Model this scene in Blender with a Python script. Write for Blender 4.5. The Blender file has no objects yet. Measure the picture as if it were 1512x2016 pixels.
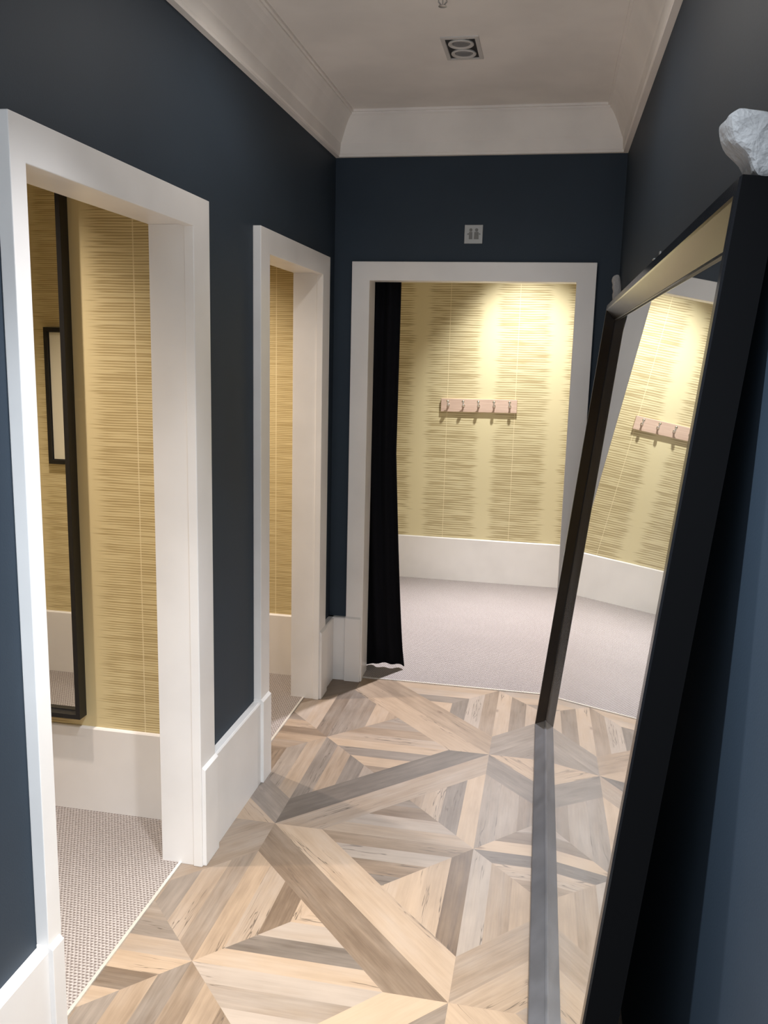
import bpy, bmesh, math, random
from mathutils import Vector, Matrix

SC = bpy.context.scene
COL = SC.collection

# ------------------------------------------------------------------ camera
def rotm(axis, deg):
    return Matrix.Rotation(math.radians(deg), 3, axis)
FPX, PITCH, YAW, ROLL, EYE = 1698.14, -10.2632, -10.7131, -1.4617, 1.65
CR = rotm('Z', -YAW) @ rotm('X', PITCH) @ rotm('Y', ROLL)
cam_d = bpy.data.cameras.new('camera')
cam_d.sensor_fit = 'VERTICAL'
cam_d.sensor_height = 36.0
cam_d.lens = FPX / 2016.0 * 36.0
cam_d.clip_start = 0.02
cam = bpy.data.objects.new('camera', cam_d)
COL.objects.link(cam)
xr, yf, zu = CR @ Vector((1, 0, 0)), CR @ Vector((0, 1, 0)), CR @ Vector((0, 0, 1))
cam.matrix_world = Matrix(((xr.x, zu.x, -yf.x, 0), (xr.y, zu.y, -yf.y, 0), (xr.z, zu.z, -yf.z, EYE), (0, 0, 0, 1)))
SC.camera = cam

# ------------------------------------------------------------------ light
SC.view_settings.view_transform = 'Standard'
SC.view_settings.look = 'None'
SC.view_settings.gamma = 1.0
SC.view_settings.use_curve_mapping = False
SC.view_settings.exposure = 0.58

W = bpy.data.worlds.new('ambient_fill')
SC.world = W
W.use_nodes = True
bg = W.node_tree.nodes['Background']
bg.inputs[0].default_value = (0.84, 0.92, 1.0, 1)     # cool ambient fill, added for an unseen space behind the camera
bg.inputs[1].default_value = 1.45

def spot(name, loc, target, power, angle, blend, color, radius=0.03):
    l = bpy.data.lights.new(name, 'SPOT')
    l.energy = power
    l.spot_size = math.radians(angle)
    l.spot_blend = blend
    l.color = color
    l.shadow_soft_size = radius
    o = bpy.data.objects.new(name, l)
    o.location = loc
    d = Vector(target) - Vector(loc)
    o.rotation_euler = d.to_track_quat('-Z', 'Y').to_euler()
    COL.objects.link(o)
    return o
WARM = (1.0, 0.86, 0.68)
NEUT = (1.0, 0.94, 0.88)
# corridor ceiling spots: a wide and a narrow one over the near door, one above the camera, and an added soft fill without a fixture
spot('corridor_spot', (-0.48, 1.50, 2.72), (-0.58, 1.78, 0), 190, 42, 1.0, (1.0, 0.88, 0.72))
spot('corridor_spot_broad', (-0.45, 1.62, 2.72), (-0.45, 1.62, 0), 105, 86, 0.8, (0.96, 0.97, 1.0), 0.04)
spot('corridor_added_fill', (-0.42, 2.55, 2.725), (-0.42, 2.50, 0), 14, 168, 0.5, (1.0, 0.94, 0.88), 0.05)  # soft fill added for upper walls and door heads, no fixture there
spot('corridor_spot_overhead', (-0.36, 0.72, 2.72), (-0.36, 0.85, 0.0), 175, 96, 0.8, (0.80, 0.90, 1.0))
# fitting rooms
spot('near_cubicle_spot', (-1.94, 2.15, 2.68), (-1.86, 2.18, 0.2), 130, 92, 1.0, (1.0, 0.86, 0.74))
spot('far_cubicle_spot', (-1.92, 3.52, 2.68), (-1.70, 3.65, 0.2), 140, 92, 0.95, (1.0, 0.86, 0.73))
spot('end_room_spot', (-0.22, 5.45, 2.68), (-0.24, 4.70, 0.0), 430, 79, 0.9, (0.96, 0.94, 1.0))
spot('end_room_spot_wall', (-0.27, 5.62, 2.68), (-0.16, 6.20, 1.10), 135, 76, 1.0, (1.0, 0.985, 0.96))

# ------------------------------------------------------------------ materials
def mat(name, color, rough=0.5, metal=0.0, spec=0.5):
    m = bpy.data.materials.new(name)
    m.use_nodes = True
    b = m.node_tree.nodes['Principled BSDF']
    b.inputs['Base Color'].default_value = (*color, 1)
    b.inputs['Roughness'].default_value = rough
    b.inputs['Metallic'].default_value = metal
    b.inputs['Specular IOR Level'].default_value = spec
    return m
class NT:
    def __init__(s, m):
        s.t = m.node_tree; s.b = s.t.nodes['Principled BSDF']
    def n(s, kind, **kw):
        x = s.t.nodes.new(kind)
        for k, v in kw.items():
            if k in ('operation', 'data_type', 'blend_type', 'noise_dimensions', 'feature', 'attribute_name', 'interpolation_type', 'clamp'):
                setattr(x, k, v)
        return x
    def l(s, a, b): s.t.links.new(a, b)
    def math(s, op, a, b=None, c=None):
        x = s.t.nodes.new('ShaderNodeMath'); x.operation = op
        for i, v in enumerate((a, b, c)):
            if v is None: continue
            if isinstance(v, (int, float)): x.inputs[i].default_value = v
            else: s.l(v, x.inputs[i])
        return x.outputs[0]
    def mix(s, fac, a, b, blend='MIX'):
        x = s.t.nodes.new('ShaderNodeMix'); x.data_type = 'RGBA'; x.blend_type = blend
        for i, v in ((0, fac), (6, a), (7, b)):
            if isinstance(v, (int, float)): x.inputs[i].default_value = v
            elif isinstance(v, tuple): x.inputs[i].default_value = (*v, 1)
            else: s.l(v, x.inputs[i])
        return x.outputs[2]
    def smooth(s, v, lo, hi, a=0.0, b=1.0):
        x = s.t.nodes.new('ShaderNodeMapRange'); x.interpolation_type = 'SMOOTHSTEP'
        s.l(v, x.inputs[0])
        for i, q in enumerate((lo, hi, a, b)): x.inputs[i + 1].default_value = q
        return x.outputs[0]
    def pos(s):
        g = s.t.nodes.new('ShaderNodeNewGeometry')
        x = s.t.nodes.new('ShaderNodeSeparateXYZ'); s.l(g.outputs['Position'], x.inputs[0])
        return x.outputs
    def vec(s, x, y, z):
        c = s.t.nodes.new('ShaderNodeCombineXYZ')
        for i, v in enumerate((x, y, z)):
            if isinstance(v, (int, float)): c.inputs[i].default_value = v
            else: s.l(v, c.inputs[i])
        return c.outputs[0]
    def noise(s, vec, scale=1.0, detail=2.0, rough=0.5):
        x = s.t.nodes.new('ShaderNodeTexNoise')
        s.l(vec, x.inputs['Vector']); x.inputs['Scale'].default_value = scale
        x.inputs['Detail'].default_value = detail; x.inputs['Roughness'].default_value = rough
        return x.outputs['Fac']
    def bump(s, h, strength, dist):
        x = s.t.nodes.new('ShaderNodeBump')
        x.inputs['Strength'].default_value = strength; x.inputs['Distance'].default_value = dist
        s.l(h, x.inputs['Height']); s.l(x.outputs[0], s.b.inputs['Normal'])

def painted(name, color, rough, spec=0.5, tex=0.15):
    m = mat(name, color, rough, 0, spec); t = NT(m)
    p = t.pos()
    v = t.vec(p[0], p[1], p[2])
    n = t.noise(v, 260, 2)
    t.bump(n, tex, 0.0006)
    n2 = t.noise(v, 3.0, 3)
    f = t.smooth(n2, 0.3, 0.7, 0.0, 1.0)
    t.l(t.mix(f, tuple(c * 0.94 for c in color), tuple(min(1, c * 1.04) for c in color)), t.b.inputs['Base Color'])
    return m
BLUE = painted('blue_wall_paint', (0.028, 0.041, 0.058), 0.6, 0.22, 0.3)
WHITE = painted('white_gloss_paint', (0.78, 0.755, 0.735), 0.32, 0.5, 0.05)
CEIL = painted('ceiling_paint', (0.90, 0.85, 0.80), 0.85, 0.2, 0.2)
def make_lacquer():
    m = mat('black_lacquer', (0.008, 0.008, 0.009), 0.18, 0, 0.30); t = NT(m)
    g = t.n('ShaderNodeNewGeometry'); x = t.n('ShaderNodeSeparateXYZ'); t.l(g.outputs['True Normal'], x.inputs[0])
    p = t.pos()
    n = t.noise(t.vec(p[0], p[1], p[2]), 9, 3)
    d = t.math('MULTIPLY', t.smooth(x.outputs[2], 0.2, 0.6), t.smooth(n, 0.2, 0.8, 0.6, 1.0))   # grey reflection painted into the faces that look up
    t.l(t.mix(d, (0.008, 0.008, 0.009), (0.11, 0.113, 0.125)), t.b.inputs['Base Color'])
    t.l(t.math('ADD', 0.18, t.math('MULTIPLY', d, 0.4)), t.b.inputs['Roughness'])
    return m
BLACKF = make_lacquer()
BLACKM = mat('black_satin', (0.010, 0.010, 0.011), 0.38, 0, 0.4)
MATTE = mat('matte_black', (0.003, 0.003, 0.0034), 0.8, 0, 0.06)
CHROME = mat('chrome', (0.72, 0.72, 0.72), 0.16, 1.0)
STEEL = mat('brushed_metal', (0.55, 0.54, 0.53), 0.35, 1.0)
DARKBOX = mat('dark_housing', (0.012, 0.011, 0.011), 0.6)
PAPERW = mat('white_paper', (0.33, 0.325, 0.325), 0.75, 0, 0.3)
def crinkle():
    t = NT(PAPERW); p = t.pos()
    vo = t.n('ShaderNodeTexVoronoi'); t.l(t.vec(p[0], p[1], p[2]), vo.inputs['Vector']); vo.inputs['Scale'].default_value = 55
    t.bump(t.math('ADD', vo.outputs['Distance'], t.noise(t.vec(p[0], p[1], p[2]), 120, 3)), 0.45, 0.005)
crinkle()
CARD = mat('cream_card', (0.72, 0.68, 0.55), 0.7)
GREYP = mat('grey_plate', (0.33, 0.33, 0.32), 0.42, 0.3)
GREYI = mat('grey_pictogram', (0.17, 0.17, 0.16), 0.5)
WHITEP = mat('white_metal', (0.62, 0.59, 0.56), 0.45)
LINER = mat('silver_strip', (0.80, 0.78, 0.74), 0.3, 0.6)

def make_wallpaper(name, seam_x, pitch, light, dark):
    m = mat(name, (0.6, 0.5, 0.3), 0.5, 0, 0.35); t = NT(m)
    p = t.pos()
    u = t.math('SUBTRACT', p[0], seam_x)                      # metres from a seam
    v = p[2]
    rag = t.noise(t.vec(t.math('MULTIPLY', u, 1.5), p[1], t.math('MULTIPLY', v, 1.3 / pitch)), 1.0, 2, 0.6)
    rag = t.math('MULTIPLY', t.math('SUBTRACT', rag, 0.5), 0.30)
    ph = t.math('FRACT', t.math('ADD', t.math('DIVIDE', u, 0.4885), 100.5 - 0.08))
    d = t.math('ABSOLUTE', t.math('SUBTRACT', ph, 0.5))  # 0 in the middle of a woven column, 0.5 in the plain stripe
    mask = t.smooth(t.math('ADD', d, rag), 0.31, 0.42, 1.0, 0.0)
    ln = t.noise(t.vec(t.math('MULTIPLY', u, 5.0), p[1], t.math('MULTIPLY', v, 1.0 / pitch)), 1.0, 1.5, 0.5)
    wob = t.noise(t.vec(t.math('MULTIPLY', u, 6.0), p[1], t.math('MULTIPLY', v, 8.0)), 1.0, 2)
    sn = t.math('SINE', t.math('ADD', t.math('MULTIPLY', v, 2 * math.pi / pitch), t.math('MULTIPLY', wob, 3.5)))
    lines = t.math('ADD', t.math('MULTIPLY', sn, 0.20), ln)
    lines = t.smooth(lines, 0.40, 0.62, 0.0, 1.0)
    amt = t.math('MULTIPLY', lines, mask)
    seam = t.math('ABSOLUTE', t.math('SUBTRACT', t.math('FRACT', t.math('ADD', t.math('DIVIDE', u, 0.4885), 100.5)), 0.5))
    seam = t.smooth(seam, 0.003, 0.006, 1.0, 0.0)
    c = t.mix(amt, light, dark)
    c = t.mix(t.math('MULTIPLY', seam, 0.75), c, (0.80, 0.70, 0.45))
    t.l(c, t.b.inputs['Base Color'])
    t.l(t.math('SUBTRACT', 0.58, t.math('MULTIPLY', amt, 0.12)), t.b.inputs['Roughness'])
    t.bump(t.math('MULTIPLY', amt, -1.0), 0.25, 0.0006)
    return m
PAPER = make_wallpaper('striped_wallpaper', -0.742, 0.0165, (0.70, 0.62, 0.385), (0.44, 0.36, 0.195))
PAPER2 = make_wallpaper('striped_wallpaper_cubicles', -1.335, 0.0088, (0.70, 0.59, 0.335), (0.46, 0.36, 0.18))

def make_carpet():
    m = mat('looped_carpet', (0.5, 0.45, 0.42), 0.95, 0, 0.1); t = NT(m)
    p = t.pos()
    w = t.noise(t.vec(p[0], p[1], 0.0), 14, 2)
    row = t.math('MULTIPLY', t.math('ADD', p[1], t.math('MULTIPLY', w, 0.004)), 2 * math.pi / 0.0105)
    s1 = t.math('SINE', row)
    s2 = t.math('SINE', t.math('ADD', t.math('MULTIPLY', p[0], 2 * math.pi / 0.0115), t.math('MULTIPLY', t.math('SIGN', t.math('SINE', t.math('MULTIPLY', row, 0.5))), 1.57)))
    h = t.math('ADD', t.math('MULTIPLY', s1, 0.5), t.math('MULTIPLY', s2, 0.5))
    n = t.noise(t.vec(p[0], p[1], 0.0), 170, 2)
    hh = t.math('ADD', h, t.math('MULTIPLY', t.math('SUBTRACT', n, 0.5), 1.6))
    f = t.smooth(hh, -0.75, 0.55)
    big = t.noise(t.vec(p[0], p[1], 0.0), 5, 3)
    light = t.mix(big, (0.44, 0.40, 0.378), (0.385, 0.35, 0.33))
    t.l(t.mix(f, (0.155, 0.128, 0.116), light), t.b.inputs['Base Color'])
    t.bump(hh, 0.6, 0.003)
    return m
CARPET = make_carpet()

def make_velvet():
    m = mat('black_velvet', (0.006, 0.006, 0.008), 0.95, 0, 0.1); t = NT(m)
    p = t.pos()
    t.bump(t.noise(t.vec(p[0], p[1], p[2]), 400, 2), 0.2, 0.0005)
    return m
VELVET = make_velvet()

def make_planks():
    m = mat('parquet_wood', (0.5, 0.4, 0.3), 0.42, 0, 0.45); t = NT(m)
    a = t.n('ShaderNodeAttribute', attribute_name='tone')
    sep = t.n('ShaderNodeSeparateColor'); t.l(a.outputs['Color'], sep.inputs[0])
    uv = t.n('ShaderNodeUVMap')
    su = t.n('ShaderNodeSeparateXYZ'); t.l(uv.outputs[0], su.inputs[0])
    U, V = su.outputs[0], su.outputs[1]               # U along the grain, V across
    g1 = t.noise(t.vec(t.math('MULTIPLY', U, 3.0), t.math('MULTIPLY', V, 55.0), 0.0), 1, 4, 0.6)
    g2 = t.noise(t.vec(t.math('MULTIPLY', U, 9.0), t.math('MULTIPLY', V, 190.0), 0.0), 1, 3, 0.6)
    g3 = t.noise(t.vec(t.math('MULTIPLY', U, 5.0), t.math('MULTIPLY', V, 16.0), 0.0), 1, 3, 0.55)
    tone = t.math('ADD', sep.outputs[0], t.math('MULTIPLY', t.math('SUBTRACT', g1, 0.5), 0.42))
    tone = t.math('ADD', tone, t.math('MULTIPLY', t.math('SUBTRACT', g3, 0.5), 0.50))
    tone = t.math('ADD', tone, t.math('MULTIPLY', t.math('SUBTRACT', g2, 0.5), 0.22))
    tone = t.smooth(tone, -0.08, 1.08)
    warm = t.mix(tone, (0.086, 0.056, 0.036), (0.395, 0.292, 0.202))
    cool = t.mix(tone, (0.070, 0.056, 0.046), (0.335, 0.276, 0.226))
    gr = t.math('ADD', sep.outputs[1], t.math('MULTIPLY', t.math('SUBTRACT', g3, 0.5), 0.9))
    c = t.mix(t.smooth(gr, 0.1, 0.9), warm, cool)
    # cracks along the grain
    ck = t.noise(t.vec(t.math('MULTIPLY', U, 2.2), t.math('MULTIPLY', V, 34.0), 3.7), 1, 3, 0.6)
    ck = t.math('ABSOLUTE', t.math('SUBTRACT', ck, 0.5))
    cm = t.noise(t.vec(t.math('MULTIPLY', U, 2.0), t.math('MULTIPLY', V, 7.0), 9.1), 1, 1)
    ck = t.math('MULTIPLY', t.smooth(ck, 0.004, 0.016, 1.0, 0.0), t.smooth(cm, 0.55, 0.63))
    c = t.mix(t.math('MULTIPLY', ck, 0.75), c, (0.06, 0.043, 0.032))
    # knots
    vo = t.n('ShaderNodeTexVoronoi'); t.l(t.vec(t.math('MULTIPLY', U, 4.0), t.math('MULTIPLY', V, 9.0), 0.0), vo.inputs['Vector']); vo.inputs['Scale'].default_value = 1.0
    kn = t.smooth(vo.outputs['Distance'], 0.03, 0.12, 1.0, 0.0)
    sc = t.n('ShaderNodeSeparateColor'); t.l(vo.outputs['Color'], sc.inputs[0])
    kn = t.math('MULTIPLY', kn, t.smooth(sc.outputs[0], 0.60, 0.66))
    c = t.mix(t.math('MULTIPLY', kn, 0.65), c, (0.10, 0.06, 0.04))
    t.l(c, t.b.inputs['Base Color'])
    t.l(t.math('ADD', 0.36, t.math('MULTIPLY', g1, 0.15)), t.b.inputs['Roughness'])
    t.bump(g2, 0.12, 0.0008)
    return m
PLANKS = make_planks()

def make_rackwood():
    m = mat('pale_wood', (0.6, 0.45, 0.33), 0.45, 0, 0.4); t = NT(m)
    p = t.pos()
    g = t.noise(t.vec(t.math('MULTIPLY', p[0], 6.0), p[1], t.math('MULTIPLY', p[2], 90.0)), 1, 3)
    t.l(t.mix(g, (0.50, 0.34, 0.26), (0.72, 0.56, 0.46)), t.b.inputs['Base Color'])
    return m
RACKWOOD = make_rackwood()

def make_mirror():
    m = mat('mirror_glass', (0.93, 0.95, 0.93), 0.0, 1.0); t = NT(m)
    # a thin film of dust, thicker towards the floor
    p = t.pos()
    n = t.noise(t.vec(p[0], t.math('MULTIPLY', p[1], 2.0), p[2]), 2.5, 3)
    d = t.math('MULTIPLY', t.smooth(p[2], 0.0, 1.4, 0.12, 0.025), t.smooth(n, 0.2, 0.8, 0.6, 1.3))
    df = t.n('ShaderNodeBsdfDiffuse'); df.inputs[0].default_value = (0.75, 0.77, 0.80, 1)
    mx = t.n('ShaderNodeMixShader')
    t.l(d, mx.inputs[0]); t.l(t.b.outputs[0], mx.inputs[1]); t.l(df.outputs[0], mx.inputs[2])
    out = [n_ for n_ in m.node_tree.nodes if n_.type == 'OUTPUT_MATERIAL'][0]
    t.l(mx.outputs[0], out.inputs[0])
    return m
MIRROR = make_mirror()
MIRROR2 = mat('clean_mirror', (0.90, 0.91, 0.88), 0.0, 1.0)

# ------------------------------------------------------------------ mesh helpers
def link(name, bm, m, parent=None, smooth=False, bevel=0.0, seg=2):
    bmesh.ops.recalc_face_normals(bm, faces=bm.faces[:])
    me = bpy.data.meshes.new(name)
    bm.to_mesh(me); bm.free()
    for mm in (m if isinstance(m, (list, tuple)) else [m]): me.materials.append(mm)
    if smooth:
        for f in me.polygons: f.use_smooth = True
    o = bpy.data.objects.new(name, me)
    COL.objects.link(o)
    if parent is not None:
        o.parent = parent
        o.matrix_parent_inverse = Matrix.Translation(-parent.location) if parent.type == 'EMPTY' else parent.matrix_basis.inverted()
    if bevel:
        b = o.modifiers.new('edge', 'BEVEL'); b.width = bevel; b.segments = seg; b.limit_method = 'ANGLE'
        b.angle_limit = math.radians(40)
    return o
def box(bm, x0, x1, y0, y1, z0, z1):
    vs = [bm.verts.new((x, y, z)) for x in (x0, x1) for y in (y0, y1) for z in (z0, z1)]
    for q in ((0, 1, 3, 2), (4, 6, 7, 5), (0, 4, 5, 1), (2, 3, 7, 6), (0, 2, 6, 4), (1, 5, 7, 3)):
        bm.faces.new([vs[i] for i in q])
def prism(bm, poly, f0, f1):
    """poly: list of 2-D points; f0 / f1 map a point to the two end caps."""
    a = [bm.verts.new(f0(*q)) for q in poly]; b = [bm.verts.new(f1(*q)) for q in poly]
    n = len(poly)
    bm.faces.new(a); bm.faces.new(b[::-1])
    for i in range(n):
        bm.faces.new((a[i], b[i], b[(i + 1) % n], a[(i + 1) % n]))
def boxes(name, lst, m, parent=None, bevel=0.0):
    bm = bmesh.new()
    for q in lst: box(bm, *q)
    return link(name, bm, m, parent, bevel=bevel)
def lathe(bm, prof, M, seg=32):
    rings = []
    for r, z in prof:
        rings.append([bm.verts.new(M @ Vector((r * math.cos(2 * math.pi * k / seg), r * math.sin(2 * math.pi * k / seg), z))) for k in range(seg)])
    for a, b in zip(rings, rings[1:]):
        for k in range(seg):
            bm.faces.new((a[k], a[(k + 1) % seg], b[(k + 1) % seg], b[k]))
    bm.faces.new(rings[0][::-1]); bm.faces.new(rings[-1])
def tube(bm, pts, rad, seg=10):
    pts = [Vector(q) for q in pts]; rings = []
    for i, q in enumerate(pts):
        d = (pts[min(i + 1, len(pts) - 1)] - pts[max(i - 1, 0)]).normalized()
        a = d.orthogonal().normalized() if i == 0 else (pa - d * pa.dot(d)).normalized()
        pa = a; b = d.cross(a)
        r = rad[i] if isinstance(rad, (list, tuple)) else rad
        rings.append([bm.verts.new(q + a * r * math.cos(2 * math.pi * k / seg) + b * r * math.sin(2 * math.pi * k / seg)) for k in range(seg)])
    for a, b in zip(rings, rings[1:]):
        for k in range(seg): bm.faces.new((a[k], a[(k + 1) % seg], b[(k + 1) % seg], b[k]))
    bm.faces.new(rings[0][::-1]); bm.faces.new(rings[-1])
def tag(o, label=None, cat=None, group=None, kind=None):
    if label: o['label'] = label
    if cat: o['category'] = cat
    if group: o['group'] = group
    if kind: o['kind'] = kind
    return o
def struct(o, label, cat): return tag(o, label, cat, kind='structure')
def empty(name, loc):
    o = bpy.data.objects.new(name, None); o.location = loc; o.empty_display_size = 0.1
    COL.objects.link(o); return o

# ------------------------------------------------------------------ measures
XL, XR, YE, YB = -1.0552, 0.2684, 4.1436, 6.290
XI = -1.164                 # cubicle face of the left wall
Y0 = -0.35                  # corridor cut open behind the camera to let the ambient fill in
ZC = 2.74
H, HW = 2.0853, 0.0865      # top of the casings, height of their heads
CAS, PL, BB = 0.030, 0.041, 0.029
HB = 0.332
N1, N2, NWL, NWR = 1.5468, 2.5195, 0.0512, 0.1188
D1, D2, DWL, DWR = 2.9847, 3.9486, 0.10, 0.1188
E1, E2 = -0.9622, 0.1673
YEI = 4.272                 # end room face of the corridor end wall
ZO = H - HW                 # clear height of the openings

# ------------------------------------------------------------------ floor
TS_X = [-1.588, -0.880, -0.172, 0.536]
TS_Y = [-0.955, -0.22, 0.515, 1.25, 1.982, 2.712, 3.442, 4.172]
J0 = 4                                   # TS_Y[4] is row 0
def tone_table():
    # (column, row): tones of  band pair | horizontal planks | vertical planks, for the two halves of the tile
    T = {}
    T[(0, 0)] = dict(bn=(0.78, 0.3), bf=(0.30, 0.25), far_h=(0.42, 0.74, 0.34, 0.30), far_v=(0.18, 0.70, 0.78, 0.8), near_h=(0.80, 0.30, 0.82, 0.8), near_v=(0.60, 0.66, 0.24, 0.75))
    T[(0, 1)] = dict(bn=(0.14, 0.9), bf=(0.55, 0.5), far_h=(0.72, 0.38, 0.66, 0.30), far_v=(0.38, 0.48, 0.30, 0.5), near_h=(0.62, 0.66, 0.24, 0.3), near_v=(0.74, 0.30, 0.66, 0.4))
    T[(0, 2)] = dict(bn=(0.46, 0.1), bf=(0.64, 0.15), far_h=(0.70, 0.74, 0.36, 0.7), far_v=(0.40, 0.70, 0.28, 0.7), near_h=(0.68, 0.44, 0.5, 0.5), near_v=(0.36, 0.40, 0.72, 0.5))
    T[(1, 0)] = dict(bn=(0.50, 0.4), bf=(0.62, 0.3), far_h=(0.20, 0.72, 0.5, 0.5), far_v=(0.70, 0.50, 0.60, 0.5), near_h=(0.6, 0.5, 0.6, 0.4), near_v=(0.5, 0.6, 0.4, 0.5))
    T[(1, 1)] = dict(bn=(0.66, 0.1), bf=(0.30, 0.9), far_h=(0.6, 0.4, 0.6, 0.5), far_v=(0.5, 0.6, 0.4, 0.5), near_h=(0.82, 0.30, 0.62, 0.5), near_v=(0.48, 0.55, 0.34, 0.5))
    T[(1, 2)] = dict(bn=(0.42, 0.8), bf=(0.40, 0.8), far_h=(0.6, 0.7, 0.4, 0.5), far_v=(0.72, 0.32, 0.68, 0.5), near_h=(0.4, 0.5, 0.6, 0.5), near_v=(0.5, 0.4, 0.6, 0.5))
    T[(0, -1)] = dict(bn=(0.90, 0.1), bf=(0.42, 0.6), far_h=(0.84, 0.62, 0.92, 0.9), far_v=(0.36, 0.56, 0.34, 0.7), near_h=(0.6, 0.7, 0.5, 0.6), near_v=(0.7, 0.5, 0.6, 0.6))
    T[(1, -1)] = dict(bn=(0.72, 0.0), bf=(0.80, 0.0), far_h=(0.5, 0.6, 0.5, 0.6), far_v=(0.6, 0.6, 0.5, 0.6), near_h=(0.6, 0.7, 0.5, 0.6), near_v=(0.7, 0.5, 0.6, 0.6))
    T[(-1, 0)] = dict(bn=(0.5, 0.5), bf=(0.5, 0.5), far_h=(0.4, 0.5, 0.6, 0.5), far_v=(0.42, 0.56, 0.5, 0.5), near_h=(0.64, 0.44, 0.5, 0.5), near_v=(0.46, 0.60, 0.5, 0.5))
    T[(-1, -1)] = dict(bn=(0.5, 0.5), bf=(0.5, 0.5), far_h=(0.70, 0.26, 0.74, 0.6), far_v=(0.36, 0.50, 0.5, 0.5), near_h=(0.6, 0.4, 0.5, 0.5), near_v=(0.46, 0.60, 0.5, 0.5))
    return T
def build_floor():
    rnd = random.Random(7)
    T = tone_table()
    bm = bmesh.new()
    uvl = bm.loops.layers.uv.new('grain')
    tl = bm.loops.layers.float_color.new('tone')
    BN = 0.245
    cuts = [0.0, 0.25, 0.52, 0.80, 1.01]
    mlen = (1 - BN) / 2
    def add(poly, x0, y0, sx, sy, flip, gdir, tone, gray):
        pts = []
        for u, v in poly:
            uu = 1 - u if flip else u
            pts.append((x0 + uu * sx, y0 + v * sy))
        vs = [bm.verts.new((x, y, 0.0)) for x, y in pts]
        f = bm.faces.new(vs)
        gx, gy = gdir
        if flip: gx = -gx
        ln = math.hypot(gx * sx, gy * sy); gx, gy = gx * sx / ln, gy * sy / ln
        ou, ov = rnd.uniform(0, 50), rnd.uniform(0, 50)
        for lp, (x, y) in zip(f.loops, pts):
            lp[uvl].uv = (x * gx + y * gy + ou, -x * gy + y * gx + ov)
            lp[tl] = (tone, gray, 0, 1)
    def clip(poly, n, c):                # keep n.p <= c
        out = []
        for i in range(len(poly)):
            a, b = poly[i], poly[(i + 1) % len(poly)]
            da, db = n[0] * a[0] + n[1] * a[1] - c, n[0] * b[0] + n[1] * b[1] - c
            if da <= 1e-9: out.append(a)
            if (da < -1e-9 and db > 1e-9) or (da > 1e-9 and db < -1e-9):
                k = da / (da - db); out.append((a[0] + (b[0] - a[0]) * k, a[1] + (b[1] - a[1]) * k))
        return out
    for i in range(-1, 2):
        for j in range(-J0, 3):
            x0, x1 = TS_X[i + 1], TS_X[i + 2]; y0, y1 = TS_Y[j + J0], TS_Y[j + J0 + 1]
            sx, sy = x1 - x0, y1 - y0
            flip = (i + j) % 2 == 0      # band corners: (0,1)-(1,0) when the lower left node is a mitre node
            t = T.get((i, j)) or {k: tuple(rnd.uniform(0.25, 0.8) for _ in range(4)) for k in ('far_h', 'far_v', 'near_h', 'near_v')} | {'bn': (rnd.uniform(0.2, 0.8), rnd.random()), 'bf': (rnd.uniform(0.2, 0.8), rnd.random())}
            # v > u half of the canonical tile is the far one
            far, near = 'far', 'near'
            add([(0, 0), (1, 1), (1 - BN, 1), (0, BN)], x0, y0, sx, sy, flip, (1, 1), *t['bn' if True else 'bf'])
            add([(0, 0), (BN, 0), (1, 1 - BN), (1, 1)], x0, y0, sx, sy, flip, (1, 1), *t['bf'])
            m = mlen
            for k in range(4):
                a, b = cuts[k] * m, cuts[k + 1] * m
                # far half, planks along the far edge (v = 1) and along the side edge (u = 0)
                ph = clip(clip([(0, 1), (1 - BN, 1), (m, 1 - m)], (0, 1), 1 - a), (0, -1), -(1 - b))
                pv = clip(clip([(0, 1), (m, 1 - m), (0, BN)], (-1, 0), -a), (1, 0), b)
                g = rnd.random()
                if len(ph) > 2: add(ph, x0, y0, sx, sy, flip, (1, 0), t['far_h'][k], g)
                if len(pv) > 2: add(pv, x0, y0, sx, sy, flip, (0, 1), t['far_v'][k], rnd.random())
                ph = clip(clip([(1, 0), (m + BN, m), (BN, 0)][::-1], (0, -1), -a), (0, 1), b)
                pv = clip(clip([(1, 0), (1, 1 - BN), (1 - m, m)], (1, 0), 1 - a), (-1, 0), -(1 - b))
                if len(ph) > 2: add(ph, x0, y0, sx, sy, flip, (1, 0), t['near_h'][k], rnd.random())
                if len(pv) > 2: add(pv, x0, y0, sx, sy, flip, (0, 1), t['near_v'][k], rnd.random())
    for co, no in (((-1.100, 0, 0), (-1, 0, 0)), ((XR, 0, 0), (1, 0, 0)), ((0, 4.172, 0), (0, 1, 0)), ((0, Y0, 0), (0, -1, 0))):
        bmesh.ops.bisect_plane(bm, geom=bm.verts[:] + bm.edges[:] + bm.faces[:], plane_co=co, plane_no=no, clear_outer=True)
    for f in bm.faces:
        if f.normal.z < 0: f.normal_flip()
    me = bpy.data.meshes.new('floor'); bm.to_mesh(me); bm.free()
    me.materials.append(PLANKS)
    o = bpy.data.objects.new('floor', me); COL.objects.link(o)
    return struct(o, 'wooden parquet floor of the corridor laid in squares of mitred planks', 'floor')
build_floor()

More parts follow.
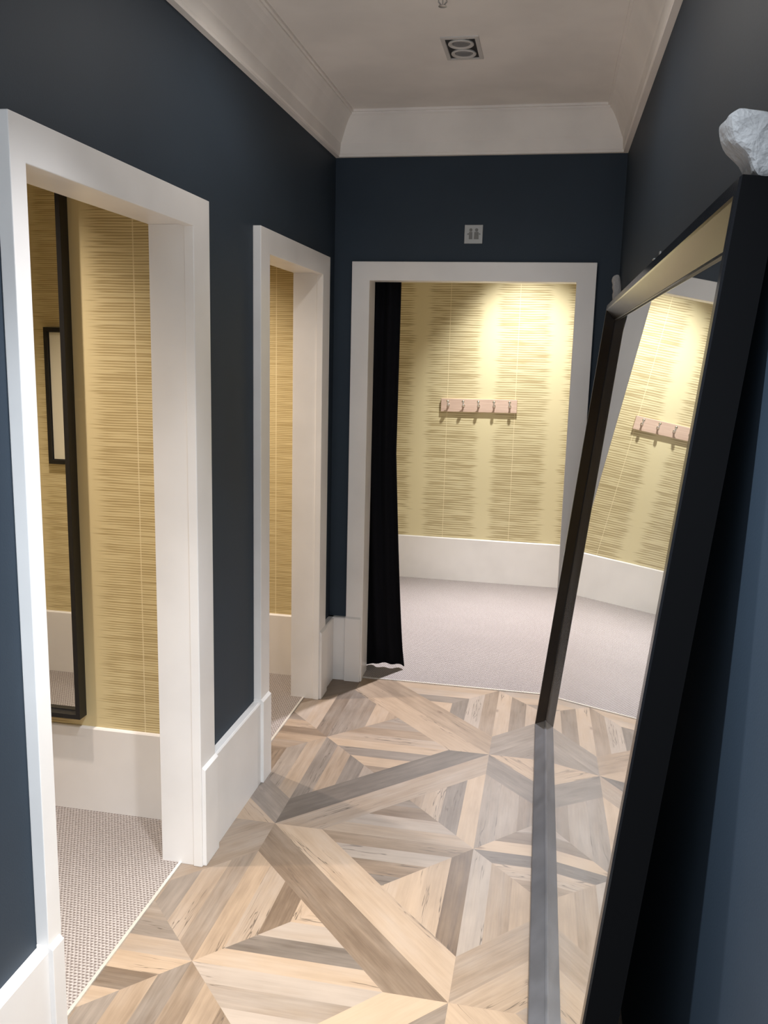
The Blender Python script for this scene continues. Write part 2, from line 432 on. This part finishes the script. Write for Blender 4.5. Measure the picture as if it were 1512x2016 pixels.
def slab(name, q, m, label, cat='floor', bevel=0): return tag(boxes(name, [q], m, bevel=bevel), label, cat)
slab('carpet', (-2.75, -1.108, 1.40, 2.645, -0.02, 0.004), CARPET, 'beige looped carpet of the cubicle behind the nearer left doorway', 'carpet')['kind'] = 'structure'
slab('carpet', (-2.75, -1.108, 2.80, 4.115, -0.02, 0.004), CARPET, 'beige looped carpet of the cubicle behind the farther left doorway', 'carpet')['kind'] = 'structure'
slab('carpet', (-1.40, 0.80, 4.178, YB, -0.02, 0.004), CARPET, 'pale looped carpet of the fitting room at the end of the corridor', 'carpet')['kind'] = 'structure'
struct(boxes('trim_1', [(-1.108, -1.099, N1, N2, -0.01, 0.005)], LINER), 'thin pale edging strip between parquet and carpet in the nearer left doorway', 'edging strip')
struct(boxes('trim_2', [(-1.108, -1.099, D1, D2, -0.01, 0.005)], LINER), 'thin pale edging strip between parquet and carpet in the farther left doorway', 'edging strip')
struct(boxes('trim_3', [(E1 + 0.05, E2 - 0.05, 4.170, 4.178, -0.01, 0.0045)], LINER), 'thin pale edging strip between parquet and carpet in the end doorway', 'edging strip')

# ------------------------------------------------------------------ walls and ceilings
LIN = 0.006                 # the linings stand back from the casing edges
n1i, n2i = N1 + NWL - LIN, N2 - NWR + LIN
d1i, d2i = D1 + DWL - LIN, D2 - DWR + LIN
e1i, e2i = E1 + HW - LIN, E2 - HW + LIN
zoi = ZO + LIN
T = 0.015                   # thickness of the linings
wl = [(XI + 0.004, XL, Y0, n1i - T, 0, ZC), (XI + 0.004, XL, n2i + T, d1i - T, 0, ZC), (XI + 0.004, XL, d2i + T, YE, 0, ZC),
      (XI + 0.004, XL, n1i - T, n2i + T, zoi + T, ZC), (XI + 0.004, XL, d1i - T, d2i + T, zoi + T, ZC)]
struct(boxes('wall_left', wl, BLUE), 'dark blue wall with two cased doorways along the left of the corridor', 'wall')
struct(boxes('wall_right', [(XR, XR + 0.1, Y0, YE, 0, ZC)], BLUE), 'dark blue wall behind the leaning mirror', 'wall')
we = [(XL - 0.10, e1i - T, YE, YEI - 0.004, 0, ZC), (e2i + T, XR + 0.1, YE, YEI - 0.004, 0, ZC), (e1i - T, e2i + T, YE, YEI - 0.004, zoi + T, ZC)]
struct(boxes('wall_back', we, BLUE), 'dark blue end wall of the corridor around the middle doorway', 'wall')
struct(boxes('ceiling', [(XL - 0.1, XR + 0.1, Y0, YE + 0.05, ZC, ZC + 0.05)], CEIL), 'plain off-white ceiling over the corridor', 'ceiling')
CZ = 2.70
def room(x0, x1, y0, y1, nm, lab, doorside):
    """wallpapered fitting room; each face a thin lining board so that no two surfaces coincide"""
    t = 0.004
    names = {'left': (x0 - 0.05, x0, y0 - 0.05, y1 + 0.05, 0, CZ), 'right': (x1, x1 + t, y0, y1, 0, CZ),
             'front': (x0, x1, y0 - t, y0, 0, CZ), 'back': (x0, x1, y1, y1 + t, 0, CZ)}
    return names
def wp(name, lst, label): return struct(boxes(name, lst, PAPER2 if 'cubicle' in name else PAPER), label, 'wall')
# near cubicle
wp('wall_near_cubicle_back', [(-2.75, XI, 2.645, 2.72, 0, CZ)], 'gold striped wallpaper wall with the tall black framed mirror in the nearer cubicle')
wp('wall_near_cubicle_front', [(-2.75, XI, 1.325, 1.400, 0, CZ)], 'gold wallpaper wall of the nearer cubicle, seen only in its mirror')
wp('wall_near_cubicle_left', [(-2.80, -2.75, 1.325, 2.72, 0, CZ)], 'gold wallpaper wall at the far side of the nearer cubicle')
wp('wall_near_cubicle_right', [(XI, XI + 0.004, 1.40, n1i - T, 0, CZ), (XI, XI + 0.004, n2i + T, 2.645, 0, CZ), (XI, XI + 0.004, n1i - T, n2i + T, zoi + T, CZ)], 'gold wallpaper around the inside of the nearer left doorway')
struct(boxes('ceiling', [(-2.80, XI + 0.004, 1.325, 2.72, CZ, CZ + 0.04)], CEIL), 'off-white ceiling of the nearer left cubicle', 'ceiling')
# far cubicle
wp('wall_far_cubicle_back', [(-2.75, XI, 4.115, 4.19, 0, CZ)], 'gold striped wallpaper wall seen through the farther left doorway')
wp('wall_far_cubicle_front', [(-2.75, XI, 2.72, 2.80, 0, CZ)], 'gold wallpaper wall of the farther cubicle, backing onto the nearer one')
wp('wall_far_cubicle_left', [(-2.80, -2.75, 2.72, 4.19, 0, CZ)], 'gold wallpaper wall at the far side of the farther cubicle')
wp('wall_far_cubicle_right', [(XI, XI + 0.004, 2.80, d1i - T, 0, CZ), (XI, XI + 0.004, d2i + T, 4.115, 0, CZ), (XI, XI + 0.004, d1i - T, d2i + T, zoi + T, CZ)], 'gold wallpaper around the inside of the farther left doorway')
struct(boxes('ceiling', [(-2.80, XI + 0.004, 2.72, 4.19, CZ, CZ + 0.04)], CEIL), 'off-white ceiling of the farther left cubicle', 'ceiling')
# end room
wp('wall_end_room_back', [(-1.45, 0.85, YB, YB + 0.05, 0, CZ)], 'cream and gold striped wallpaper wall with the coat rack')
wp('wall_end_room_left', [(-1.45, -1.40, 4.19, YB, 0, CZ)], 'wallpapered left wall of the end fitting room behind the curtain')
wp('wall_end_room_right', [(0.80, 0.85, YEI - 0.004, YB, 0, CZ)], 'wallpapered right wall of the end fitting room')
wp('wall_end_room_front', [(-1.40, e1i - T, YEI - 0.004, YEI, 0, CZ), (e2i + T, 0.80, YEI - 0.004, YEI, 0, CZ), (e1i - T, e2i + T, YEI - 0.004, YEI, zoi + T, CZ)], 'wallpaper around the inside of the end doorway')
struct(boxes('ceiling', [(-1.45, 0.85, YEI - 0.004, YB + 0.05, CZ, CZ + 0.04)], CEIL), 'off-white ceiling of the end fitting room', 'ceiling')

# baseboards ---------------------------------------------------------
def base_poly(th, hh): return [(0, 0), (th, 0), (th, hh - 0.006), (th - 0.004, hh - 0.001), (th - 0.006, hh), (0, hh)]
def baseboard(name, runs, label, th=BB, hh=HB):
    bm = bmesh.new()
    for axis, c, s, a, b in runs:        # wall plane coordinate c, s = which way it stands out
        if axis == 'x': prism(bm, base_poly(th, hh), lambda d, z: (c + s * d, a, z), lambda d, z: (c + s * d, b, z))
        else: prism(bm, base_poly(th, hh), lambda d, z: (a, c + s * d, z), lambda d, z: (b, c + s * d, z))
    return struct(link(name, bm, WHITE), label, 'baseboard')
baseboard('baseboard_left', [('x', XL, 1, Y0, N1 + 0.002), ('x', XL, 1, N2 - 0.002, D1 + 0.002), ('x', XL, 1, D2 - 0.002, YE)], 'tall white baseboard along the blue left wall')
baseboard('baseboard_back', [('y', YE, -1, XL, E1 + 0.002), ('y', YE, -1, E2 - 0.002, XR)], 'tall white baseboard on the blue end wall beside the middle doorway')
baseboard('baseboard_near_cubicle', [('y', 2.645, -1, -2.75, XI), ('y', 1.400, 1, -2.75, XI), ('x', -2.75, 1, 1.40, 2.645)], 'white baseboard round the nearer left cubicle', 0.012, 0.325)
baseboard('baseboard_far_cubicle', [('y', 4.115, -1, -2.75, XI), ('y', 2.80, 1, -2.75, XI), ('x', -2.75, 1, 2.80, 4.115)], 'white baseboard round the farther left cubicle', 0.015, 0.325)
baseboard('baseboard_end_room', [('y', YB, -1, -1.40, 0.80), ('x', -1.40, 1, YEI, YB), ('x', 0.80, -1, YEI, YB)], 'white baseboard under the striped wallpaper of the end fitting room', 0.015, 0.327)

# crown moulding ------------------------------------------------------
def crown():
    prof = [(0, -0.185), (0.021, -0.185), (0.021, -0.176), (0.025, -0.172), (0.029, -0.128), (0.034, -0.120), (0.044, -0.098), (0.057, -0.070),
            (0.072, -0.043), (0.086, -0.024), (0.094, -0.017), (0.094, -0.010), (0.104, -0.010), (0.104, 0.0), (0, 0)]
    bm = bmesh.new()
    rows = []
    for d, z in prof:
        rows.append([bm.verts.new(q) for q in ((XL + d, Y0, ZC + z), (XL + d, YE - d, ZC + z), (XR - d, YE - d, ZC + z), (XR - d, Y0, ZC + z))])
    n = len(rows)
    for i in range(n):
        a, b = rows[i], rows[(i + 1) % n]
        for k in range(3): bm.faces.new((a[k], a[k + 1], b[k + 1], b[k]))
    bm.faces.new([r[0] for r in rows]); bm.faces.new([r[3] for r in rows][::-1])
    return struct(link('trim_4', bm, CEIL), 'wide off-white crown moulding between the blue walls and the ceiling', 'crown moulding')
crown()

# door casings --------------------------------------------------------
def doorway(name, f, s0, s1, w0, w1, depth, label):
    """f(s, t, z) -> world: s along the wall, t out of the wall towards the corridor; casing, plinths and linings"""
    root = empty(name, f(s0, 0, 0))
    def bx(nm, lst, bevel=0.002):
        bm = bmesh.new()
        for a0, a1, t0, t1, z0, z1 in lst:
            vs = [bm.verts.new(f(a, t, z)) for a in (a0, a1) for t in (t0, t1) for z in (z0, z1)]
            for q in ((0, 1, 3, 2), (4, 6, 7, 5), (0, 4, 5, 1), (2, 3, 7, 6), (0, 2, 6, 4), (1, 5, 7, 3)):
                bm.faces.new([vs[i] for i in q])
        return link(nm, bm, WHITE, root, bevel=bevel)
    bm = bmesh.new()
    pts = [(s0, 0), (s0 + w0, 0), (s0 + w0, ZO), (s1 - w1, ZO), (s1 - w1, 0), (s1, 0), (s1, H), (s0, H)]
    va = [bm.verts.new(f(a, 0, z)) for a, z in pts]; vb = [bm.verts.new(f(a, CAS, z)) for a, z in pts]
    for q in ((0, 1, 2, 7), (2, 3, 6, 7), (3, 4, 5, 6)):
        bm.faces.new([va[k] for k in q]); bm.faces.new([vb[k] for k in q][::-1])
    for k in range(8): bm.faces.new((va[k], va[(k + 1) % 8], vb[(k + 1) % 8], vb[k]))
    link('casing', bm, WHITE, root, bevel=0.002)
    for a, b in ((s0 - 0.002, s0 + w0 - 0.008), (s1 - w1 + 0.010, s1 + 0.002)):
        bm = bmesh.new()
        prism(bm, [(0, 0), (PL, 0), (PL, HB + 0.001), (CAS + 0.001, HB + 0.009), (0, HB + 0.009)], lambda t, z: f(a, t, z), lambda t, z: f(b, t, z))
        link('plinth_block', bm, WHITE, root, bevel=0.0015)
    bx('jamb', [(s0 + w0 - LIN - T, s0 + w0 - LIN, -depth - 0.002, 0.002, 0, zoi)], 0.001)
    bx('jamb', [(s1 - w1 + LIN, s1 - w1 + LIN + T, -depth - 0.002, 0.002, 0, zoi)], 0.001)
    bx('jamb_head', [(s0 + w0 - LIN - T, s1 - w1 + LIN + T, -depth - 0.002, 0.002, zoi, zoi + T)], 0.001)
    return struct(root, label, 'doorway')
doorway('door_1', lambda s, t, z: Vector((XL + t, s, z)), N1, N2, NWL, NWR, XL - XI, 'white cased doorway nearest on the left, a mirror showing through it')
doorway('door_2', lambda s, t, z: Vector((XL + t, s, z)), D1, D2, DWL, DWR, XL - XI, 'narrow looking white cased doorway between the nearer doorway and the end wall')
doorway('door_3', lambda s, t, z: Vector((s, YE - t, z)), E1, E2, HW, HW, YEI - YE, 'white cased doorway in the end wall with a black curtain')

# ------------------------------------------------------------------ leaning mirror
def leaning_mirror():
    Ya, Yz = 1.18, 3.773
    W_, H_ = Yz - Ya, 1.890
    BN_, BF_, TN_, TF_ = Vector((0.039, Ya, 0.002)), Vector((0.010, Yz, 0.002)), Vector((0.212, Ya, 1.881)), Vector((0.203, Yz, 1.881))
    NRM = Vector((0.9953, 0, -0.092)).normalized()
    def P(a, b, n):
        s, t = a / W_, b / H_
        return (BN_ * (1 - s) + BF_ * s) * (1 - t) + (TN_ * (1 - s) + TF_ * s) * t + NRM * n
    root = empty('leaning_mirror', (0.05, 2.5, 0))
    # frame: mitred sweep of the section round the rectangle
    sec = [(0.0, 0.050), (0.0, 0.003), (0.003, 0.0), (0.022, 0.0), (0.026, 0.002), (0.060, 0.037), (0.062, 0.036), (0.066, 0.036), (0.069, 0.041), (0.069, 0.050)]
    bm = bmesh.new(); rows = []
    NS = 14
    def loop(w):
        pts = []
        for k in range(NS): pts.append((w + (W_ - 2 * w) * k / NS, w))
        for k in range(NS): pts.append((W_ - w, w + (H_ - 2 * w) * k / NS))
        for k in range(NS): pts.append((W_ - w - (W_ - 2 * w) * k / NS, H_ - w))
        for k in range(NS): pts.append((w, H_ - w - (H_ - 2 * w) * k / NS))
        return pts
    for w, n in sec: rows.append([bm.verts.new(P(a, b, n)) for a, b in loop(w)])
    m = 4 * NS
    for i in range(len(rows)):
        a, b = rows[i], rows[(i + 1) % len(rows)]
        for k in range(m):
            f = bm.faces.new((a[k], a[(k + 1) % m], b[(k + 1) % m], b[k]))
            f.material_index = 1 if i in (0, len(rows) - 1) else 0      # lacquered face, matte edges and back
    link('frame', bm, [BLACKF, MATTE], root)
    bm = bmesh.new()
    G, K = 26, 18
    i0 = 0.0685
    g = [[bm.verts.new(P(i0 + (W_ - 2 * i0) * i / G, i0 + (H_ - 2 * i0) * j / K, 0.0405)) for j in range(K + 1)] for i in range(G + 1)]
    for i in range(G):
        for j in range(K): bm.faces.new((g[i][j], g[i + 1][j], g[i + 1][j + 1], g[i][j + 1]))
    o = link('mirror_glass', bm, MIRROR, root, smooth=True)
    bm = bmesh.new()
    vs = [bm.verts.new(P(a, b, n)) for a in (0.02, W_ - 0.02) for b in (0.02, H_ - 0.02) for n in (0.044, 0.0495)]
    for q in ((0, 1, 3, 2), (4, 6, 7, 5), (0, 4, 5, 1), (2, 3, 7, 6), (0, 2, 6, 4), (1, 5, 7, 3)): bm.faces.new([vs[i] for i in q])
    link('backing_board', bm, BLACKM, root)
    tag(root, 'huge black framed mirror standing on the parquet and leaning against the right wall', 'mirror')
    return P, W_, H_
MP, MW, MH = leaning_mirror()

def crumpled(name, prof, y0, y1, label, seed, amp):
    """a wad of crumpled paper: outline in the x-z plane, roughened and pinched at both ends"""
    rnd = random.Random(seed)
    bm = bmesh.new(); rings = []
    cx = sum(q[0] for q in prof) / len(prof); cz = sum(q[1] for q in prof) / len(prof)
    N = 7
    for k in range(N + 1):
        s = k / N
        y = y0 + (y1 - y0) * s
        sc = 0.72 + 0.28 * math.sin(math.pi * (0.25 + 0.5 * s)) ** 0.5 if 0 < k < N else 0.80
        ring = []
        for x, z in prof:
            zz = min(q[1] for q in prof) + (z - min(q[1] for q in prof)) * (0.9 + 0.1 * sc)
            ring.append(bm.verts.new((cx + (x - cx) * sc + rnd.uniform(-amp, amp), y + rnd.uniform(-amp, amp), zz + (rnd.uniform(-amp, amp) if z > cz else 0))))
        rings.append(ring)
    n = len(prof)
    for a, b in zip(rings, rings[1:]):
        for k in range(n): bm.faces.new((a[k], a[(k + 1) % n], b[(k + 1) % n], b[k]))
    bm.faces.new(rings[0][::-1]); bm.faces.new(rings[-1])
    o = link(name, bm, PAPERW, smooth=False)
    sub = o.modifiers.new('soft', 'SUBSURF'); sub.levels = 1; sub.render_levels = 1
    return tag(o, label, 'packing paper', 'paper wads on the leaning mirror')
crumpled('paper_wad', [(0.233, 1.877), (0.227, 1.897), (0.216, 1.911), (0.203, 1.918), (0.195, 1.932), (0.192, 1.9495), (0.1925, 1.952), (0.2035, 1.9600), (0.206, 1.9605), (0.228, 1.957), (0.246, 1.953), (0.259, 1.949), (0.2645, 1.945), (0.263, 1.925), (0.262, 1.900), (0.260, 1.877)],
         1.183, 1.262, 'big crumpled white paper wad on the near top corner of the leaning mirror', 3, 0.0028)
crumpled('paper_wad', [(0.216, 1.884), (0.220, 1.905), (0.214, 1.916), (0.222, 1.930), (0.212, 1.944), (0.218, 1.956), (0.209, 1.968), (0.211, 1.984), (0.219, 1.990), (0.238, 1.995), (0.246, 1.97), (0.254, 1.93), (0.256, 1.884)],
         3.66, 3.71, 'small ragged white paper wad on the far top corner of the leaning mirror', 5, 0.002)

def clip_bracket():
    bm = bmesh.new()
    p = MP(MW * (2.12 - 1.18) / MW, MH, 0.012)
    box(bm, p.x - 0.012, p.x + 0.05, p.y - 0.012, p.y + 0.012, p.z, p.z + 0.004)
    box(bm, p.x + 0.001, p.x + 0.005, p.y - 0.008, p.y + 0.008, p.z + 0.004, p.z + 0.020)
    return tag(link('wall_bracket', bm, STEEL, bevel=0.001), 'tiny metal bracket holding the top edge of the leaning mirror to the wall', 'bracket')
clip_bracket()

# ------------------------------------------------------------------ cubicle mirror and picture
def framed(root, x0, x1, yb, depth, z0, z1, w, recess, s, glass_name, glass_mat, fm):
    """frame hung on a wall face at y = yb, standing out towards s"""
    bm = bmesh.new()
    sec = [(0, 0), (0, depth), (w, depth), (w, recess), (w + 0.004, recess), (w + 0.004, 0)]
    rows = []
    for d, t in sec: rows.append([bm.verts.new((x, yb + s * t, z)) for x, z in ((x0 + d, z0 + d), (x1 - d, z0 + d), (x1 - d, z1 - d), (x0 + d, z1 - d))])
    for i in range(len(rows)):
        a, b = rows[i], rows[(i + 1) % len(rows)]
        for k in range(4): bm.faces.new((a[k], a[(k + 1) % 4], b[(k + 1) % 4], b[k]))
    link('frame', bm, fm, root, bevel=0.001)
    bm = bmesh.new()
    r = recess - 0.001
    ys = sorted((yb + s * (r - 0.004), yb + s * r))
    box(bm, x0 + w + 0.001, x1 - w - 0.001, ys[0], ys[1], z0 + w + 0.001, z1 - w - 0.001)
    link(glass_name, bm, glass_mat, root)
r_ = empty('wall_mirror', (-1.86, 2.645, 0.36))
framed(r_, -2.18, -1.558, 2.645, 0.046, 0.366, 2.26, 0.017, 0.014, -1, 'mirror_glass', MIRROR2, BLACKM)
tag(r_, 'tall black box framed mirror hung on gold wallpaper in the nearer left cubicle', 'mirror')
r_ = empty('picture_frame', (-2.15, 1.40, 1.1))
framed(r_, -2.415, -1.93, 1.400, 0.024, 1.085, 1.745, 0.020, 0.012, 1, 'picture_panel', CARD, BLACKM)
tag(r_, 'small black frame with a blank cream panel, reflected in the tall cubicle mirror', 'picture frame')

# ------------------------------------------------------------------ curtain
def curtain():
    bm = bmesh.new()
    NX, NZ = 60, 24
    rows = []
    for j in range(NZ + 1):
        q = j / NZ                          # 0 bottom, 1 top
        z0 = 0.030
        right = -0.690 - 0.074 * min(1.0, (q * 2.0 / 1.0) ** 0.75) if q < 0.5 else -0.764
        left = -1.12
        row = []
        for i in range(NX + 1):
            s = i / NX
            x = left + (right - left) * s
            amp = 0.012
            y = 4.345 + amp * math.sin(s * 2 * math.pi * 5.5 + 0.6 + 0.5 * math.sin(3 * q)) + 0.006 * math.sin(s * 23 + q * 4)
            k = min(1.0, max(0.0, (s - 0.55) / 0.18)); zb = 0.010 + 0.018 * k * k * (3 - 2 * k) - 0.006 * max(0, s - 0.73) / 0.27
            z = zb + (2.30 - zb) * q
            row.append(bm.verts.new((x, y, z)))
        rows.append(row)
    for a, b in zip(rows, rows[1:]):
        for i in range(NX): bm.faces.new((a[i], a[i + 1], b[i + 1], b[i]))
    root = empty('curtain', (-0.92, 4.345, 0.03))
    o = link('curtain_fabric', bm, VELVET, root, smooth=True)
    so = o.modifiers.new('cloth', 'SOLIDIFY'); so.thickness = 0.004; so.offset = 0
    bm = bmesh.new()
    tube(bm, [(-1.398, 4.345, 2.315), (0.798, 4.345, 2.315)], 0.012, 16)
    link('curtain_rod', bm, STEEL, root)
    return tag(root, 'heavy black curtain drawn to the left side of the end doorway', 'curtain')
curtain()

# ------------------------------------------------------------------ coat rack
def coat_rack():
    root = empty('coat_rack', (-0.512, YB, 1.31))
    bm = bmesh.new()
    prism(bm, [(-0.785, 1.262), (-0.239, 1.269), (-0.239, 1.364), (-0.785, 1.355)], lambda x, z: (x, YB, z), lambda x, z: (x, YB - 0.022, z))
    link('board', bm, RACKWOOD, root, bevel=0.002)
    for x in (-0.731, -0.621, -0.512, -0.401, -0.290):
        yf = YB - 0.022
        z = 1.312 + (x + 0.51) * 0.012
        bm = bmesh.new()
        lathe(bm, [(0.011, 0.0), (0.011, 0.003), (0.009, 0.005)], Matrix.Translation((x, yf, z)) @ Matrix.Rotation(math.pi / 2, 4, 'X'), 20)
        pts, rad = [], []
        for k in range(11):                     # arm out of the plate, up to a round tip
            a = k / 10
            ang = a * math.radians(80)
            pts.append((x, yf - 0.004 - 0.036 * math.sin(ang), z - 0.006 + 0.030 * (1 - math.cos(ang)) * 1.2)); rad.append(0.0068 - 0.0012 * a)
        tube(bm, pts, rad, 10)
        tip = Vector(pts[-1])
        lathe(bm, [(0.0005, -0.0105), (0.006, -0.009), (0.0105, -0.003), (0.0108, 0.002), (0.0075, 0.008), (0.0005, 0.0105)], Matrix.Translation(tip + Vector((0, -0.002, 0.006))), 16)
        link('hook', bm, CHROME, root, smooth=True)
    return tag(root, 'pale wooden coat rack with five small metal hooks on the striped back wall', 'coat rack')
coat_rack()

# ------------------------------------------------------------------ wall sign
def wall_sign():
    root = empty('wall_sign', (-0.397, YE, 2.21))
    x0, x1, z0, z1 = -0.4385, -0.3545, 2.1695, 2.2525
    link_b = bmesh.new(); box(link_b, x0, x1, YE - 0.006, YE, z0, z1)
    link('plate', link_b, GREYP, root, bevel=0.001)
    bm = bmesh.new()
    def disc(cx, cz, r):
        prism(bm, [(cx + r * math.cos(2 * math.pi * k / 18), cz + r * math.sin(2 * math.pi * k / 18)) for k in range(18)], lambda x, z: (x, YE - 0.0061, z), lambda x, z: (x, YE - 0.0072, z))
    def poly(p): prism(bm, p, lambda x, z: (x, YE - 0.0061, z), lambda x, z: (x, YE - 0.0072, z))
    cx, cz = (x0 + x1) / 2, (z0 + z1) / 2
    for sx, w in ((-0.013, 0.0075), (0.0135, 0.010)):
        c = cx + sx
        disc(c, cz + 0.019, 0.0075)
        poly([(c - w, cz + 0.010), (c - w * 1.1, cz - 0.022), (c + w * 1.1, cz - 0.022), (c + w, cz + 0.010)])
        sg = -1 if sx < 0 else 1
        poly([(c + sg * w * 1.12, cz - 0.002), (c + sg * w * 1.12, cz + 0.005), (c + sg * (w + 0.008), cz + 0.003), (c + sg * (w + 0.008), cz - 0.003)])
    link('pictogram', bm, GREYI, root)
    return tag(root, 'small square grey sign with a faint pictogram above the end doorway', 'sign')
wall_sign()

# ------------------------------------------------------------------ ceiling downlight and sprinkler
def downlight():
    x0, x1, y0, y1 = -0.452, -0.318, 3.202, 3.432
    root = empty('ceiling_downlight', ((x0 + x1) / 2, (y0 + y1) / 2, ZC))
    bm = bmesh.new()
    w = 0.015; rows = []
    for d, z in ((0, 0.0), (0, -0.004), (w - 0.002, -0.006), (w, -0.004), (w, 0.0)):
        rows.append([bm.verts.new((x, y, ZC + z)) for x, y in ((x0 + d, y0 + d), (x1 - d, y0 + d), (x1 - d, y1 - d), (x0 + d, y1 - d))])
    for i in range(len(rows)):
        a, b = rows[i], rows[(i + 1) % len(rows)]
        for k in range(4): bm.faces.new((a[k], a[(k + 1) % 4], b[(k + 1) % 4], b[k]))
    link('trim_frame', bm, WHITEP, root)
    bm = bmesh.new()
    box(bm, x0 + w, x1 - w, y0 + w, y1 - w, ZC - 0.0015, ZC)
    link('housing', bm, DARKBOX, root)
    cx = (x0 + x1) / 2
    for cy in ((y0 + y1) / 2 - 0.049, (y0 + y1) / 2 + 0.049):
        bm = bmesh.new()
        lathe(bm, [(0.0455, -0.0012), (0.0455, -0.006), (0.043, -0.008), (0.037, -0.0075), (0.033, -0.003)], Matrix.Translation((cx, cy, ZC)), 40)
        o = link('lamp_ring', bm, WHITEP, root, smooth=True)
        bm = bmesh.new()
        lathe(bm, [(0.0325, -0.0035), (0.029, -0.0050), (0.022, -0.0048), (0.010, -0.0042), (0.002, -0.0040)], Matrix.Translation((cx, cy, ZC)), 32)
        q = link('reflector', bm, STEEL, o, smooth=True)
    return tag(root, 'recessed twin downlight with two round lamps in the corridor ceiling', 'ceiling light')
downlight()
def sprinkler():
    root = empty('fire_sprinkler', (-0.390, 2.80, ZC))
    M = Matrix.Translation((-0.390, 2.80, ZC))
    bm = bmesh.new(); lathe(bm, [(0.038, 0.0), (0.037, -0.004), (0.024, -0.009), (0.012, -0.011), (0.010, -0.022)], M, 32); link('escutcheon', bm, STEEL, root, smooth=True)
    bm = bmesh.new()
    for s in (-1, 1):
        tube(bm, [Vector((-0.390 + s * 0.007, 2.80, ZC - 0.020)), Vector((-0.390 + s * 0.013, 2.80, ZC - 0.030)), Vector((-0.390 + s * 0.012, 2.80, ZC - 0.040)), Vector((-0.390 + s * 0.003, 2.80, ZC - 0.050))], 0.0022, 8)
    tube(bm, [(-0.390, 2.80, ZC - 0.021), (-0.390, 2.80, ZC - 0.050)], 0.0022, 8)
    link('frame_arms', bm, STEEL, root)
    bm = bmesh.new(); lathe(bm, [(0.004, -0.049), (0.012, -0.051), (0.013, -0.0525), (0.004, -0.054)], M, 24); link('deflector', bm, STEEL, root)
    return tag(root, 'small metal fire sprinkler hanging from the ceiling beyond the top of the picture', 'sprinkler')
sprinkler()
